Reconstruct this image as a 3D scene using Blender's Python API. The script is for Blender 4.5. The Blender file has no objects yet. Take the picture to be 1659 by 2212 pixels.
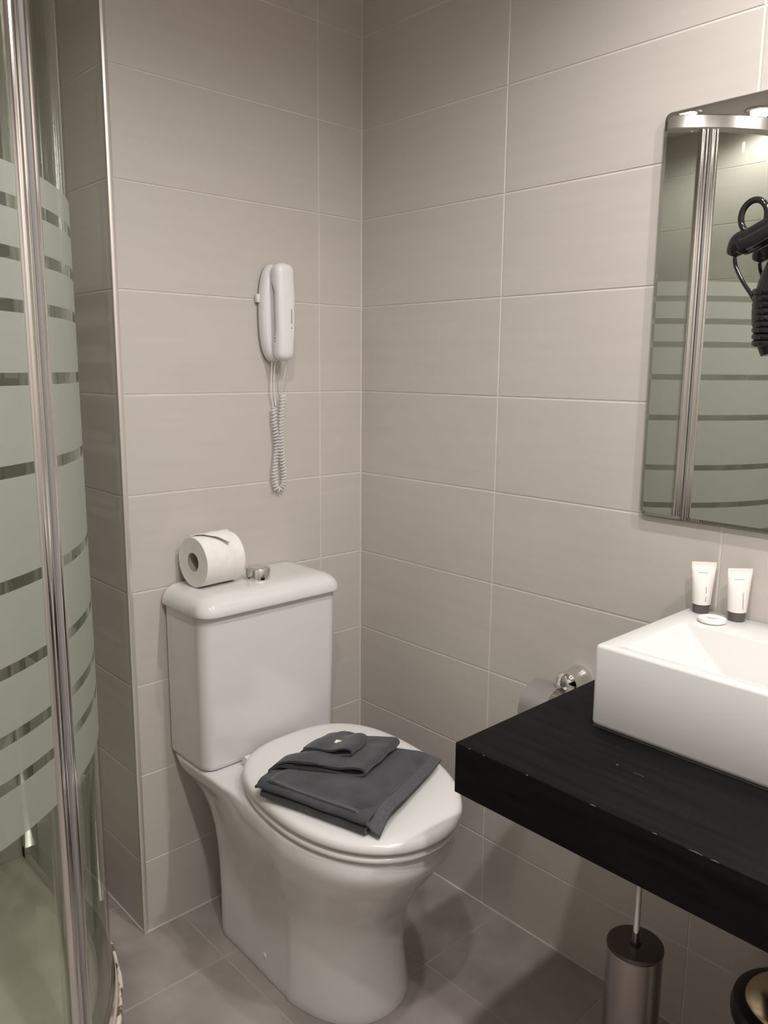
import bpy, bmesh, math, random
from mathutils import Vector, Matrix, noise

random.seed(7)
D = bpy.data
SC = bpy.context.scene
C = SC.collection
PI = math.pi

# ------------------------------------------------------------------ camera
def make_camera():
    yaw, pitch, roll = 0.7490, -0.1761, 0.0084
    fwd = Vector((math.sin(yaw) * math.cos(pitch), math.cos(yaw) * math.cos(pitch), math.sin(pitch)))
    right = Vector((math.cos(yaw), -math.sin(yaw), 0))
    up = right.cross(fwd)
    r2 = right * math.cos(roll) + up * math.sin(roll)
    u2 = -right * math.sin(roll) + up * math.cos(roll)
    cd = D.cameras.new('camera')
    cd.sensor_fit = 'HORIZONTAL'
    cd.sensor_width = 36
    cd.lens = 1743.2 / 1659 * 36
    cd.clip_start = 0.02
    cam = D.objects.new('camera', cd)
    M = Matrix((r2, u2, -fwd)).transposed().to_4x4()
    M.translation = Vector((-1.3241, -1.5091, 1.2243))
    cam.matrix_world = M
    C.objects.link(cam)
    SC.camera = cam
make_camera()

# ------------------------------------------------------------------ world, exposure, lamps' numbers
w = D.worlds.new('world'); SC.world = w; w.use_nodes = True
w.node_tree.nodes['Background'].inputs[0].default_value = (0.9, 0.85, 0.8, 1)
w.node_tree.nodes['Background'].inputs[1].default_value = 0.0
SC.view_settings.view_transform = 'Standard'
SC.view_settings.look = 'None'
SC.view_settings.gamma = 1
SC.view_settings.exposure = 0.13
SC.view_settings.use_curve_mapping = False

H = 2.12                      # ceiling height
LAMPS = [                     # x, y, power, cone in degrees
    (-0.42, -1.07, 19.5, 168),
    (-0.42, -1.62, 34.0, 168),
    (-1.00, -1.07, 21.0, 168),
    (-1.00, -1.62, 36.0, 168),
    (-1.549, -0.001, 5.0, 160),
    (-1.695, -0.187, 5.0, 160),
]
LAMP_COL = (1.0, 0.972, 0.945)

# ------------------------------------------------------------------ helpers
def link(name, me, m, parent=None, loc=None):
    o = D.objects.new(name, me); C.objects.link(o)
    if m is not None:
        me.materials.clear(); me.materials.append(m)
    if parent is not None: o.parent = parent
    if loc is not None: o.location = loc
    return o

def finish(bm, angle=40):
    bmesh.ops.recalc_face_normals(bm, faces=bm.faces[:])
    lim = math.radians(angle)
    for f in bm.faces: f.smooth = True
    for e in bm.edges:
        if len(e.link_faces) == 2 and e.calc_face_angle(0) > lim: e.smooth = False
    me = D.meshes.new('m'); bm.to_mesh(me); bm.free()
    return me

def obj(name, bm, m, parent=None, angle=40, loc=None):
    me = finish(bm, angle); me.name = name
    return link(name, me, m, parent, loc)

def add_box(bm, x0, x1, y0, y1, z0, z1, bev=0, seg=2):
    vs = [bm.verts.new((x, y, z)) for x in (x0, x1) for y in (y0, y1) for z in (z0, z1)]
    q = [(0, 1, 3, 2), (4, 6, 7, 5), (0, 4, 5, 1), (2, 3, 7, 6), (0, 2, 6, 4), (1, 5, 7, 3)]
    fs = [bm.faces.new([vs[i] for i in f]) for f in q]
    if bev:
        es = list({e for f in fs for e in f.edges})
        bmesh.ops.bevel(bm, geom=es, offset=bev, segments=seg, profile=0.5, affect='EDGES')
    return bm

def box(x0, x1, y0, y1, z0, z1, bev=0, seg=2):
    return add_box(bmesh.new(), x0, x1, y0, y1, z0, z1, bev, seg)

def loft(bm, rings, cap0=True, cap1=True, closed=True):
    R = [[bm.verts.new(p) for p in r] for r in rings]
    n = len(R[0])
    for a, b in zip(R, R[1:]):
        for i in range(n if closed else n - 1):
            j = (i + 1) % n
            bm.faces.new((a[i], a[j], b[j], b[i]))
    if cap0: bm.faces.new(R[0][::-1])
    if cap1: bm.faces.new(R[-1])
    return R

def lathe(bm, prof, c=(0, 0, 0), seg=48, M=None, cap=True):
    rings = []
    for r, z in prof:
        ring = []
        for i in range(seg):
            a = 2 * PI * i / seg
            p = Vector((r * math.cos(a), r * math.sin(a), z))
            if M is not None: p = M @ p
            ring.append(p + Vector(c))
        rings.append(ring)
    loft(bm, rings, cap and prof[0][0] > 0, cap and prof[-1][0] > 0)
    return bm

def tube(bm, pts, r, seg=8, cap=True):
    pts = [Vector(p) for p in pts]
    n = None; rings = []
    for i, p in enumerate(pts):
        t = (pts[min(i + 1, len(pts) - 1)] - pts[max(i - 1, 0)]).normalized()
        if n is None:
            n = t.orthogonal().normalized()
        n = (n - t * n.dot(t)).normalized()
        b = t.cross(n)
        rr = r(i / (len(pts) - 1)) if callable(r) else r
        rings.append([p + (n * math.cos(2 * PI * k / seg) + b * math.sin(2 * PI * k / seg)) * rr for k in range(seg)])
    loft(bm, rings, cap, cap)
    return bm

def catmull(P, k=8):
    P = [Vector(p) for p in P]; out = []
    for i in range(len(P) - 1):
        p0, p1, p2, p3 = P[max(i - 1, 0)], P[i], P[i + 1], P[min(i + 2, len(P) - 1)]
        for j in range(k):
            t = j / k
            out.append(0.5 * ((2 * p1) + (p2 - p0) * t + (2 * p0 - 5 * p1 + 4 * p2 - p3) * t * t + (3 * p1 - p0 - 3 * p2 + p3) * t ** 3))
    out.append(P[-1]); return out

def rrect(x0, x1, y0, y1, r, z, n=8):
    pts = []
    for cx, cy, a0 in ((x1 - r, y1 - r, 0), (x0 + r, y1 - r, 90), (x0 + r, y0 + r, 180), (x1 - r, y0 + r, 270)):
        for i in range(n + 1):
            a = math.radians(a0 + 90 * i / n)
            pts.append(Vector((cx + r * math.cos(a), cy + r * math.sin(a), z)))
    return pts

def tag(o, label=None, cat=None, group=None, kind=None):
    if label: o['label'] = label
    if cat: o['category'] = cat
    if group: o['group'] = group
    if kind: o['kind'] = kind
    return o

def thing(name, label, cat, loc, group=None):
    o = D.objects.new(name, None); C.objects.link(o); o.location = loc
    o.empty_display_size = 0.05
    return tag(o, label, cat, group)

def local(o):
    """meshes are written in world space; this brings a part back under a moved empty"""
    return o

def part(name, bm, m, parent, angle=40):
    """bm is in world coordinates; the part is stored relative to its (unrotated) parent chain"""
    off = Vector((0, 0, 0)); p = parent
    while p is not None:
        off += p.location; p = p.parent
    bmesh.ops.translate(bm, verts=bm.verts[:], vec=-off)
    return obj(name, bm, m, parent, angle)

# ------------------------------------------------------------------ materials
def mat(name, col, rough=0.5, metal=0.0, **kw):
    m = D.materials.new(name); m.use_nodes = True
    b = m.node_tree.nodes['Principled BSDF']
    b.inputs['Base Color'].default_value = (*col, 1)
    b.inputs['Roughness'].default_value = rough
    b.inputs['Metallic'].default_value = metal
    for k, v in kw.items(): b.inputs[k].default_value = v
    return m

def nodes(m):
    nt = m.node_tree
    return nt, nt.nodes, nt.links, nt.nodes['Principled BSDF']

def noisy(m, c1, c2, scale=(1, 1, 1), nscale=5.0, detail=4, lo=0.3, hi=0.7, bump=0.0, bscale=None, coord='Object'):
    nt, N, L, b = nodes(m)
    if coord == 'Object':
        tc = N.new('ShaderNodeTexCoord'); src = tc.outputs['Object']
    else:
        g = N.new('ShaderNodeNewGeometry'); src = g.outputs['Position']
    mp = N.new('ShaderNodeMapping'); mp.inputs['Scale'].default_value = scale
    L.new(src, mp.inputs['Vector'])
    n = N.new('ShaderNodeTexNoise'); n.inputs['Scale'].default_value = nscale; n.inputs['Detail'].default_value = detail
    L.new(mp.outputs[0], n.inputs['Vector'])
    r = N.new('ShaderNodeValToRGB')
    r.color_ramp.elements[0].position = lo; r.color_ramp.elements[0].color = (*c1, 1)
    r.color_ramp.elements[1].position = hi; r.color_ramp.elements[1].color = (*c2, 1)
    L.new(n.outputs['Fac'], r.inputs[0]); L.new(r.outputs[0], b.inputs['Base Color'])
    if bump:
        n2 = N.new('ShaderNodeTexNoise'); n2.inputs['Scale'].default_value = bscale or nscale * 4
        n2.inputs['Detail'].default_value = 3
        L.new(mp.outputs[0], n2.inputs['Vector'])
        bp = N.new('ShaderNodeBump'); bp.inputs['Strength'].default_value = bump
        bp.inputs['Distance'].default_value = 0.002
        L.new(n2.outputs['Fac'], bp.inputs['Height']); L.new(bp.outputs[0], b.inputs['Normal'])
    return m

TILE = noisy(mat('wall_tile', (0.5, 0.45, 0.4), 0.38), (0.520, 0.480, 0.443), (0.550, 0.510, 0.472),
             scale=(2.0, 2.0, 34), nscale=1.6, detail=4, lo=0.25, hi=0.75, coord='World')
GROUT = noisy(mat('grout', (0.6, 0.55, 0.5), 0.9), (0.61, 0.57, 0.53), (0.68, 0.64, 0.595), nscale=12, coord='World')
FLOORT = noisy(mat('floor_tile', (0.3, 0.25, 0.22), 0.5), (0.262, 0.226, 0.208), (0.430, 0.378, 0.352),
               nscale=7, detail=7, lo=0.3, hi=0.72, bump=0.15, bscale=90, coord='World')
FGROUT = mat('floor_grout', (0.43, 0.378, 0.352), 0.9)
PLASTER = mat('ceiling_paint', (0.62, 0.58, 0.54), 0.9)
PORC = mat('glazed_porcelain', (0.715, 0.704, 0.694), 0.10)
PORC.node_tree.nodes['Principled BSDF'].inputs['Coat Weight'].default_value = 0.4
PLASTIC = mat('white_plastic', (0.76, 0.745, 0.73), 0.2)
PHONE = mat('phone_plastic', (0.74, 0.73, 0.73), 0.35)
SEAM = mat('dark_gap', (0.10, 0.085, 0.075), 0.8)
CHROME = mat('chrome', (0.82, 0.81, 0.80), 0.06, 1.0)
POSTM = mat('polished_aluminium', (0.78, 0.76, 0.74), 0.13, 1.0)
SATIN = mat('satin_aluminium', (0.70, 0.67, 0.64), 0.22, 1.0)
STEEL = mat('brushed_steel', (0.42, 0.38, 0.36), 0.3, 1.0)
TRIM = mat('edge_trim', (0.72, 0.68, 0.63), 0.3, 0.6)
BLACKP = mat('black_plastic', (0.012, 0.011, 0.011), 0.35)
CAPM = mat('smoky_grey_cap', (0.10, 0.085, 0.08), 0.3)
INK = mat('grey_print', (0.18, 0.17, 0.18), 0.6)
PAPER = noisy(mat('tissue_paper', (0.8, 0.78, 0.75), 0.95), (0.80, 0.765, 0.725), (0.86, 0.825, 0.785), nscale=60, bump=0.25, bscale=300)
CARD = mat('cardboard_core', (0.42, 0.36, 0.31), 0.9)
MIRROR = mat('mirror_silver', (0.80, 0.81, 0.79), 0.012, 1.0)
MEDGE = mat('mirror_edge', (0.30, 0.31, 0.29), 0.25, 0.6)
GRIT = noisy(mat('old_silicone', (0.55, 0.5, 0.44), 0.7), (0.16, 0.11, 0.07), (0.72, 0.66, 0.58), nscale=45, lo=0.42, hi=0.5, coord='World')
TRAY = noisy(mat('tray_acrylic', (0.60, 0.55, 0.48), 0.35), (0.46, 0.41, 0.34), (0.62, 0.57, 0.50), nscale=6, coord='World')
SKIRT = noisy(mat('tray_skirt', (0.4, 0.35, 0.3), 0.5), (0.34, 0.29, 0.25), (0.42, 0.36, 0.31), nscale=8, coord='World')
SOAPP = mat('soap_wrapper', (0.84, 0.80, 0.77), 0.35)
TUBEM = mat('tube_plastic', (0.80, 0.765, 0.73), 0.3)
LENS = D.materials.new('lamp_lens'); LENS.use_nodes = True
_b = LENS.node_tree.nodes['Principled BSDF']
_b.inputs['Base Color'].default_value = (1, 1, 1, 1)
_b.inputs['Emission Color'].default_value = (1, 0.92, 0.82, 1)
_b.inputs['Emission Strength'].default_value = 25

# black painted wood with worn edges (scuffs of their own shape)
WOOD = noisy(mat('black_painted_wood', (0.010, 0.009, 0.010), 0.6, **{'Specular IOR Level': 0.12}), (0.0032, 0.0028, 0.0032), (0.0075, 0.0066, 0.0072),
             scale=(40, 3, 40), nscale=2, bump=0.12, bscale=6, coord='World')
# towel terry
TOWEL = noisy(mat('terry_cloth', (0.07, 0.07, 0.075), 0.95), (0.032, 0.033, 0.039), (0.064, 0.065, 0.075), nscale=22, detail=6,
              bump=0.7, bscale=420, coord='World')
TOWEL.node_tree.nodes['Principled BSDF'].inputs['Sheen Weight'].default_value = 0.22
HEM = noisy(mat('towel_hem', (0.1, 0.1, 0.11), 0.9), (0.070, 0.072, 0.080), (0.098, 0.099, 0.108), nscale=200, coord='World')

def glass_mat():
    m = D.materials.new('shower_glass'); m.use_nodes = True
    nt = m.node_tree; nt.nodes.clear()
    o = nt.nodes.new('ShaderNodeOutputMaterial'); mx = nt.nodes.new('ShaderNodeMixShader')
    t = nt.nodes.new('ShaderNodeBsdfTransparent'); t.inputs[0].default_value = (0.90, 0.93, 0.895, 1)
    g = nt.nodes.new('ShaderNodeBsdfGlossy'); g.inputs['Roughness'].default_value = 0.02
    f = nt.nodes.new('ShaderNodeFresnel'); f.inputs[0].default_value = 1.45
    ge = nt.nodes.new('ShaderNodeNewGeometry'); inv = nt.nodes.new('ShaderNodeMath'); inv.operation = 'SUBTRACT'
    inv.inputs[0].default_value = 1.0; nt.links.new(ge.outputs['Backfacing'], inv.inputs[1])
    mu_ = nt.nodes.new('ShaderNodeMath'); mu_.operation = 'MULTIPLY'
    nt.links.new(f.outputs[0], mu_.inputs[0]); nt.links.new(inv.outputs[0], mu_.inputs[1])
    nt.links.new(mu_.outputs[0], mx.inputs[0]); nt.links.new(t.outputs[0], mx.inputs[1]); nt.links.new(g.outputs[0], mx.inputs[2])
    nt.links.new(mx.outputs[0], o.inputs[0]); return m
GLASS = glass_mat()

def frost_mat():
    m = D.materials.new('frosted_film'); m.use_nodes = True
    nt = m.node_tree; nt.nodes.clear()
    o = nt.nodes.new('ShaderNodeOutputMaterial')
    t = nt.nodes.new('ShaderNodeBsdfTransparent'); t.inputs[0].default_value = (0.93, 0.96, 0.92, 1)
    d = nt.nodes.new('ShaderNodeBsdfDiffuse'); d.inputs[0].default_value = (0.585, 0.590, 0.548, 1)
    tl = nt.nodes.new('ShaderNodeBsdfTranslucent'); tl.inputs[0].default_value = (0.585, 0.590, 0.548, 1)
    m1 = nt.nodes.new('ShaderNodeMixShader'); m1.inputs[0].default_value = 0.5
    m2 = nt.nodes.new('ShaderNodeMixShader'); m2.inputs[0].default_value = 0.62
    nt.links.new(d.outputs[0], m1.inputs[1]); nt.links.new(tl.outputs[0], m1.inputs[2])
    nt.links.new(t.outputs[0], m2.inputs[1]); nt.links.new(m1.outputs[0], m2.inputs[2])
    nt.links.new(m2.outputs[0], o.inputs[0]); return m
FROST = frost_mat()

# ------------------------------------------------------------------ the room
XW = -0.6254        # left face of the boxed-out back wall
YB = 0.31           # back of the shower recess
XL = -1.80          # left wall
YF = -2.10          # wall behind the photographer
Z0, HT = 0.1684, 0.2
ZJ = [0.0] + [Z0 + HT * k for k in range(10)] + [H]
G = 0.0032
_cache = {}
def tile_mesh(wd, ht, m, bev=0.0009, th=0.004):
    k = (round(wd, 4), round(ht, 4), m.name)
    if k not in _cache:
        bm = box(-wd / 2, wd / 2, 0, th, -ht / 2, ht / 2, bev, 1)
        me = finish(bm, 20); me.name = 'tile'; me.materials.append(m); _cache[k] = me
    return _cache[k]

def tile_wall(wall, P0, U, N, us, zs, m=TILE):
    """tiles standing on plane through P0, U = direction along the wall, N = direction INTO the wall"""
    P0, U, N = Vector(P0), Vector(U), Vector(N)
    Zv = Vector((0, 0, 1)) if abs(N.z) < 0.5 else U.cross(N) * -1
    Mr = Matrix((U, N, Zv)).transposed().to_4x4()
    for a, b in zip(us, us[1:]):
        for c, d in zip(zs, zs[1:]):
            if b - a < 0.01 or d - c < 0.01: continue
            me = tile_mesh(b - a - G, d - c - G, m)
            o = D.objects.new('tile', me); C.objects.link(o); o.parent = wall
            M = Mr.copy(); M.translation = P0 + U * (a + b) / 2 + Zv * (c + d) / 2
            M = M @ Matrix.Translation((0, random.uniform(-1, 1) * 0.00012, 0))
            o.matrix_local = M

def structure(name, bm, m, label=None):
    o = obj(name, bm, m); o['kind'] = 'structure'
    if label: o['label'] = label
    return o

REC = 0.0012   # grout recess
wb = structure('wall_back', box(XW + REC, 0.0, REC, 0.12, 0, H), GROUT, 'beige tiled wall behind the toilet')
tile_wall(wb, (0, 0, 0), (-1, 0, 0), (0, 1, 0), [0, 0.1298, -XW - 0.002], ZJ)
wr = structure('wall_right', box(REC, 0.12, YF, 0.0, 0, H), GROUT, 'beige tiled wall with the mirror')
TW = 0.491
tile_wall(wr, (0, 0, 0), (0, -1, 0), (1, 0, 0), [0.0, 0.4301, 0.4301 + TW, 0.4301 + 2 * TW, 0.4301 + 3 * TW, -YF], ZJ)
ws = structure('wall_side', box(XW + REC, XW + 0.12, 0.12, YB, 0, H), GROUT, 'beige tiled return of the boxed-out wall beside the shower')
tile_wall(ws, (XW, 0, 0), (0, 1, 0), (1, 0, 0), [0.002, YB], ZJ)
wrb = structure('wall_recess', box(XL, XW + 0.12, YB + REC, YB + 0.12, 0, H), GROUT, 'beige tiled back wall of the shower')
tile_wall(wrb, (XW, YB, 0), (-1, 0, 0), (0, 1, 0), [0, 0.25, 0.25 + TW, 0.25 + 2 * TW - 0.05, XW - XL], ZJ)
wl = structure('wall_left', box(XL - 0.12, XL - REC, YF, YB + 0.12, 0, H), GROUT, 'beige tiled wall on the left')
tile_wall(wl, (XL, YB, 0), (0, -1, 0), (-1, 0, 0), [0, TW, 2 * TW, 3 * TW, 4 * TW, YB - YF], ZJ)
wf = structure('wall_front', box(XL - 0.12, 0.12, YF - 0.12, YF - REC, 0, H), GROUT, 'beige tiled wall behind the photographer')
tile_wall(wf, (0, YF, 0), (-1, 0, 0), (0, -1, 0), [0, TW, 2 * TW, 3 * TW, -XL], ZJ)
fl = structure('floor', box(XL - 0.12, 0.12, YF - 0.12, YB + 0.12, -0.1, -0.0010), FGROUT, 'grey-brown square floor tiles')
_gx = [-0.235 + 0.3 * k for k in range(-6, 2)]
xs = sorted([XL, 0.0] + [x for x in _gx if XL < x < 0.0])
ys = sorted([YF, YB] + [-0.178 + 0.3 * k for k in range(-7, 3) if YF + 0.02 < -0.178 + 0.3 * k < YB - 0.02])
for a, b in zip(xs, xs[1:]):
    for c, d in zip(ys, ys[1:]):
        if b - a < 0.01 or d - c < 0.01: continue
        k = ('f', round(b - a, 4), round(d - c, 4))
        if k not in _cache:
            bm = box(-(b - a - G) / 2, (b - a - G) / 2, -(d - c - G) / 2, (d - c - G) / 2, -0.004, 0, 0.0009, 1)
            me = finish(bm, 20); me.materials.append(FLOORT); _cache[k] = me
        o = D.objects.new('tile', _cache[k]); C.objects.link(o); o.parent = fl
        o.location = ((a + b) / 2, (c + d) / 2, 0)
structure('ceiling', box(XL - 0.12, 0.12, YF - 0.12, YB + 0.12, H, H + 0.1), PLASTER, 'plain painted ceiling')
def bead(parent, *a):
    o = obj('grout_line', box(*a), GROUT, parent)
bead(wb, -0.0042, 0.0012, -0.0005, 0.0012, 0, H)
bead(wb, XW, 0.0, -0.0030, 0.0012, -0.001, 0.0022)
bead(wr, -0.0030, 0.0012, YF, 0.0, -0.001, 0.0022)
bead(ws, XW - 0.0030, XW + 0.0012, 0.0, YB, -0.001, 0.0022)
# edge trim of the boxed-out corner: a slim square profile with a rounded nose
bm = bmesh.new()
tr = []
for px, py in ((XW + 0.0085, 0.0015), (XW + 0.0085, -0.0006), (XW + 0.0040, -0.0024), (XW - 0.0004, -0.0030), (XW - 0.0028, -0.0016), (XW - 0.0030, 0.0015), (XW - 0.0006, 0.0080), (XW + 0.0015, 0.0080), (XW + 0.0015, 0.0015)):
    tr.append((px, py))
loft(bm, [[(x, y, z) for x, y in tr] for z in (0.0, H)])
structure('trim_1', bm, TRIM, 'pale metal edge trim on the corner of the boxed-out wall')

# ------------------------------------------------------------------ ceiling lamps
for i, (lx, ly, pw, cone) in enumerate(LAMPS):
    shower = lx < -1.3
    lab = ['recessed ceiling spotlight over the counter, nearest the mirror', 'recessed ceiling spotlight over the far end of the counter',
           'recessed ceiling spotlight in the middle of the room', 'recessed ceiling spotlight above the photographer',
           'small ceiling spotlight over the shower, left one in the mirror', 'small ceiling spotlight over the shower, right one in the mirror'][i]
    t = thing('ceiling_light', lab, 'light', (lx, ly, H), 'recessed ceiling spotlights')
    bm = lathe(bmesh.new(), [(0.030, -0.0005), (0.046, -0.0005), (0.048, -0.003), (0.045, -0.006), (0.032, -0.0065), (0.029, -0.003)], seg=40, cap=False)
    obj('frame', bm, CHROME, t)
    bm = lathe(bmesh.new(), [(0.0001, -0.0035), (0.020, -0.0035), (0.0285, -0.003), (0.0285, -0.0010), (0.0001, -0.0010)], seg=32, cap=False)
    obj('lens', bm, LENS, t)
    ld = D.lights.new('spot', 'SPOT'); ld.energy = pw; ld.color = LAMP_COL
    ld.spot_size = math.radians(cone); ld.spot_blend = 0.62; ld.shadow_soft_size = 0.028
    lo = D.objects.new('spot', ld); C.objects.link(lo); lo.parent = t; lo.location = (0, 0, -0.012)

# ------------------------------------------------------------------ counter
CZ = 0.690
t = thing('countertop', 'thick black painted wooden shelf counter carrying the white basin', 'counter', (-0.25, -1.4, 0.612))
bm = box(-0.499, -0.002, YF + 0.003, -0.778, 0.612, CZ, 0.0018, 2)
part('worktop', bm, WOOD, t, 60)
SCUFF = mat('bare_wood_chip', (0.13, 0.12, 0.12), 0.7)
for y, dz, ln, wd in ((-0.905, 0, .004, .0012), (-1.005, 0, .008, .0012), (-1.09, 0, .006, .0010), (-1.135, 0, .016, .0010), (-1.16, 0, .010, .0009), (-0.803, 0, .004, .0014), (-0.83, 0, .003, .001)):
    bm = tube(bmesh.new(), [(-0.4990, y - ln, CZ - 0.0008), (-0.4990 + wd * 0.3, y - ln * 0.5, CZ - 0.0006), (-0.4990, y, CZ - 0.0009)], lambda s_, w_=wd: 0.0002 + w_ * 0.4 * math.sin(PI * min(max(s_, .05), .95)), 6)
    part('paint_chip', bm, SCUFF, t)
part('paint_fleck', box(-0.385, -0.383, -0.975, -0.972, CZ, CZ + 0.0003), SCUFF, t)
part('paint_fleck', box(-0.3868, -0.3862, -1.0145, -1.0, CZ, CZ + 0.0002), SCUFF, t)
for y in (-0.92, -1.5, -1.95):
    bm = bmesh.new()
    pr = [(-0.002, 0.46), (-0.030, 0.46), (-0.034, 0.57), (-0.050, 0.586), (-0.40, 0.586), (-0.40, 0.6119), (-0.002, 0.6119)]
    loft(bm, [[(a, y - 0.015, b) for a, b in pr], [(a, y + 0.015, b) for a, b in pr]])
    part('bracket', bm, WOOD, t)

# ------------------------------------------------------------------ basin
t = thing('washbasin', 'white rectangular porcelain basin standing on the black counter', 'basin', (-0.15, -1.13, CZ))
BX0, BX1, BY0, BY1, BZ = -0.303, -0.003, -1.385, -0.878, 0.8194
bm = bmesh.new()
rc = 0.007
def ring4(x0, x1, y0, y1, r, z): return rrect(x0, x1, y0, y1, r, z, 6)
rg = [ring4(BX0 + .004, BX1 - .004, BY0 + .004, BY1 - .004, rc, CZ + 0.0025),
      ring4(BX0 + .001, BX1 - .001, BY0 + .001, BY1 - .001, rc, CZ + 0.005),
      ring4(BX0, BX1, BY0, BY1, rc, CZ + 0.010),
      ring4(BX0, BX1, BY0, BY1, rc, BZ - 0.004),
      ring4(BX0 + .0012, BX1 - .0012, BY0 + .0012, BY1 - .0012, rc, BZ - 0.0012),
      ring4(BX0 + .004, BX1 - .004, BY0 + .004, BY1 - .004, rc, BZ),
      ring4(BX0 + .019, -0.100, BY0 + .032, BY1 - .032, .007, BZ),
      ring4(BX0 + .022, -0.1025, BY0 + .036, BY1 - .036, .010, BZ - 0.0015),
      ring4(BX0 + .036, -0.118, BY0 + .094, BY1 - .094, .026, BZ - 0.060),
      ring4(BX0 + .042, -0.124, BY0 + .104, BY1 - .104, .028, BZ - 0.066)]
loft(bm, rg)
part('bowl', bm, mat('basin_porcelain', (0.655, 0.645, 0.632), 0.14), t, 50)
part('silicone_joint', box(BX0 + .003, BX1 - .003, BY0 + .003, BY1 - .003, CZ + 0.0001, CZ + 0.0026), SEAM, t)
bm = lathe(bmesh.new(), [(0.0001, 0.003), (0.021, 0.003), (0.023, 0.0005), (0.023, 0), (0.0001, 0)], (-0.19, -1.13, BZ - 0.066), 32, cap=False)
part('drain', bm, CHROME, t)
bm = lathe(bmesh.new(), [(0.026, 0), (0.026, 0.004), (0.022, 0.008), (0.021, 0.10), (0.023, 0.104), (0.022, 0.125), (0.004, 0.132), (0.0001, 0.132)], (-0.052, -1.13, BZ), 32)
tube(bm, [(-0.06, -1.13, BZ + 0.07), (-0.10, -1.13, BZ + 0.085), (-0.145, -1.13, BZ + 0.078), (-0.15, -1.13, BZ + 0.066)], 0.011, 16)
tube(bm, [(-0.052, -1.13, BZ + 0.128), (-0.075, -1.13, BZ + 0.146), (-0.115, -1.13, BZ + 0.156)], 0.006, 10)
tap = thing('basin_tap', 'chrome single-lever tap at the back of the white basin', 'tap', (-0.052, -1.13, BZ))
part('tap_body', bm, CHROME, tap)

# ------------------------------------------------------------------ toiletries on the basin
def cosmetic_tube(loc, yaw, tilt, label, inkrows):
    t = thing('cosmetic_tube', label, 'tube', loc, 'toiletry tubes on the basin')
    t.rotation_euler = (tilt, 0, yaw)
    n = 32; rings = []
    hs = [0.0145, 0.0155, 0.030, 0.045, 0.058, 0.070, 0.078, 0.0795, 0.0875]
    for z in hs:
        k = min(1, max(0, (z - 0.0155) / (0.0795 - 0.0155)))
        rx = 0.0148 + (0.0200 - 0.0148) * k
        ry = 0.0138 * (1 - k ** 2.2) + 0.0007
        if z < 0.0150: rx, ry = 0.0125, 0.0125
        rings.append([(rx * math.cos(2 * PI * i / n), ry * math.sin(2 * PI * i / n), z) for i in range(n)])
    bm = bmesh.new(); loft(bm, rings); obj('tube_body', bm, TUBEM, t, 50)
    bm = lathe(bmesh.new(), [(0.0128, 0), (0.0132, 0.0004), (0.0139, 0.0142), (0.0134, 0.0146), (0.0001, 0.0146)], seg=32)
    obj('cap', bm, CAPM, t)
    def yat(z, x):
        k = min(1, max(0, (z - 0.0155) / (0.0795 - 0.0155)))
        rx = 0.0148 + (0.0200 - 0.0148) * k; ry = 0.0138 * (1 - k ** 2.2) + 0.0007
        return -ry * math.sqrt(max(0, 1 - (x / rx) ** 2)) - 0.00012
    bm = bmesh.new()
    def dash(x0, x1, z0, z1):
        vs = [bm.verts.new((x, yat(z, x), z)) for x, z in ((x0, z0), (x1, z0), (x1, z1), (x0, z1))]
        bm.faces.new(vs)
    x = -0.0095
    while x < 0.0055:                       # a line of tiny lettering under the crimp
        wd = random.uniform(0.0006, 0.0012); dash(x, x + wd, 0.0694, 0.0703); x += wd + 0.0003
    for z0, z1 in inkrows:                  # upright lettering down the front
        z = z0
        while z < z1:
            hgt = random.uniform(0.0007, 0.0014); dash(0.0028, 0.0038, z, z + hgt); z += hgt + 0.0004
    o = obj('lettering', bm, INK, t); o['kind'] = 'stuff'
    return t
YAWT = math.radians(-52)
cosmetic_tube((-0.0235, -0.9060, BZ + 0.0003), YAWT, 0.0, 'white cosmetic tube with grey cap behind the soap, left of the two on the basin', [(0.022, 0.030), (0.036, 0.046)])
cosmetic_tube((-0.0225, -0.9665, BZ + 0.0003), YAWT + 0.12, 0.0, 'white cosmetic tube with grey cap standing clear of the soap, right of the two', [(0.022, 0.050)])
t = thing('wrapped_soap', 'small round white wrapped soap lying on the basin ledge', 'soap', (-0.062, -0.944, BZ))
bm = lathe(bmesh.new(), [(0.0001, 0.0), (0.019, 0.0), (0.0222, 0.0015), (0.0228, 0.004), (0.0215, 0.0068), (0.015, 0.0082), (0.0125, 0.0086), (0.009, 0.0076), (0.0001, 0.0074)], seg=40, cap=False)
obj('soap_disc', bm, SOAPP, t)
bm = lathe(bmesh.new(), [(0.0001, 0.0076), (0.0068, 0.0078), (0.0078, 0.0086), (0.005, 0.0092), (0.0001, 0.0090)], seg=28, cap=False)
obj('seal', bm, TUBEM, t)

# ------------------------------------------------------------------ wall mirror
MY0, MY1, MZ0, MZ1 = -1.385, -0.7735, 0.9690, 1.6440
t = thing('wall_mirror', 'frameless rectangular mirror with rounded corners on the right wall above the basin', 'mirror', (-0.001, -1.08, 0.969))
def yz_ring(x, inset, r, n=5):
    pts = []
    for cy, cz, a0 in ((MY1 - inset - r, MZ1 - inset - r, 0), (MY0 + inset + r, MZ1 - inset - r, 90), (MY0 + inset + r, MZ0 + inset + r, 180), (MY1 - inset - r, MZ0 + inset + r, 270)):
        for i in range(n + 1):
            a = math.radians(a0 + 90 * i / n); pts.append((x, cy + r * math.cos(a), cz + r * math.sin(a)))
    return pts
bm = bmesh.new(); loft(bm, [yz_ring(-0.001, 0.0, .012), yz_ring(-0.010, 0.0, .012), yz_ring(-0.0118, 0.0012, .011), yz_ring(-0.0118, 0.0035, .009)], True, True)
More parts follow.
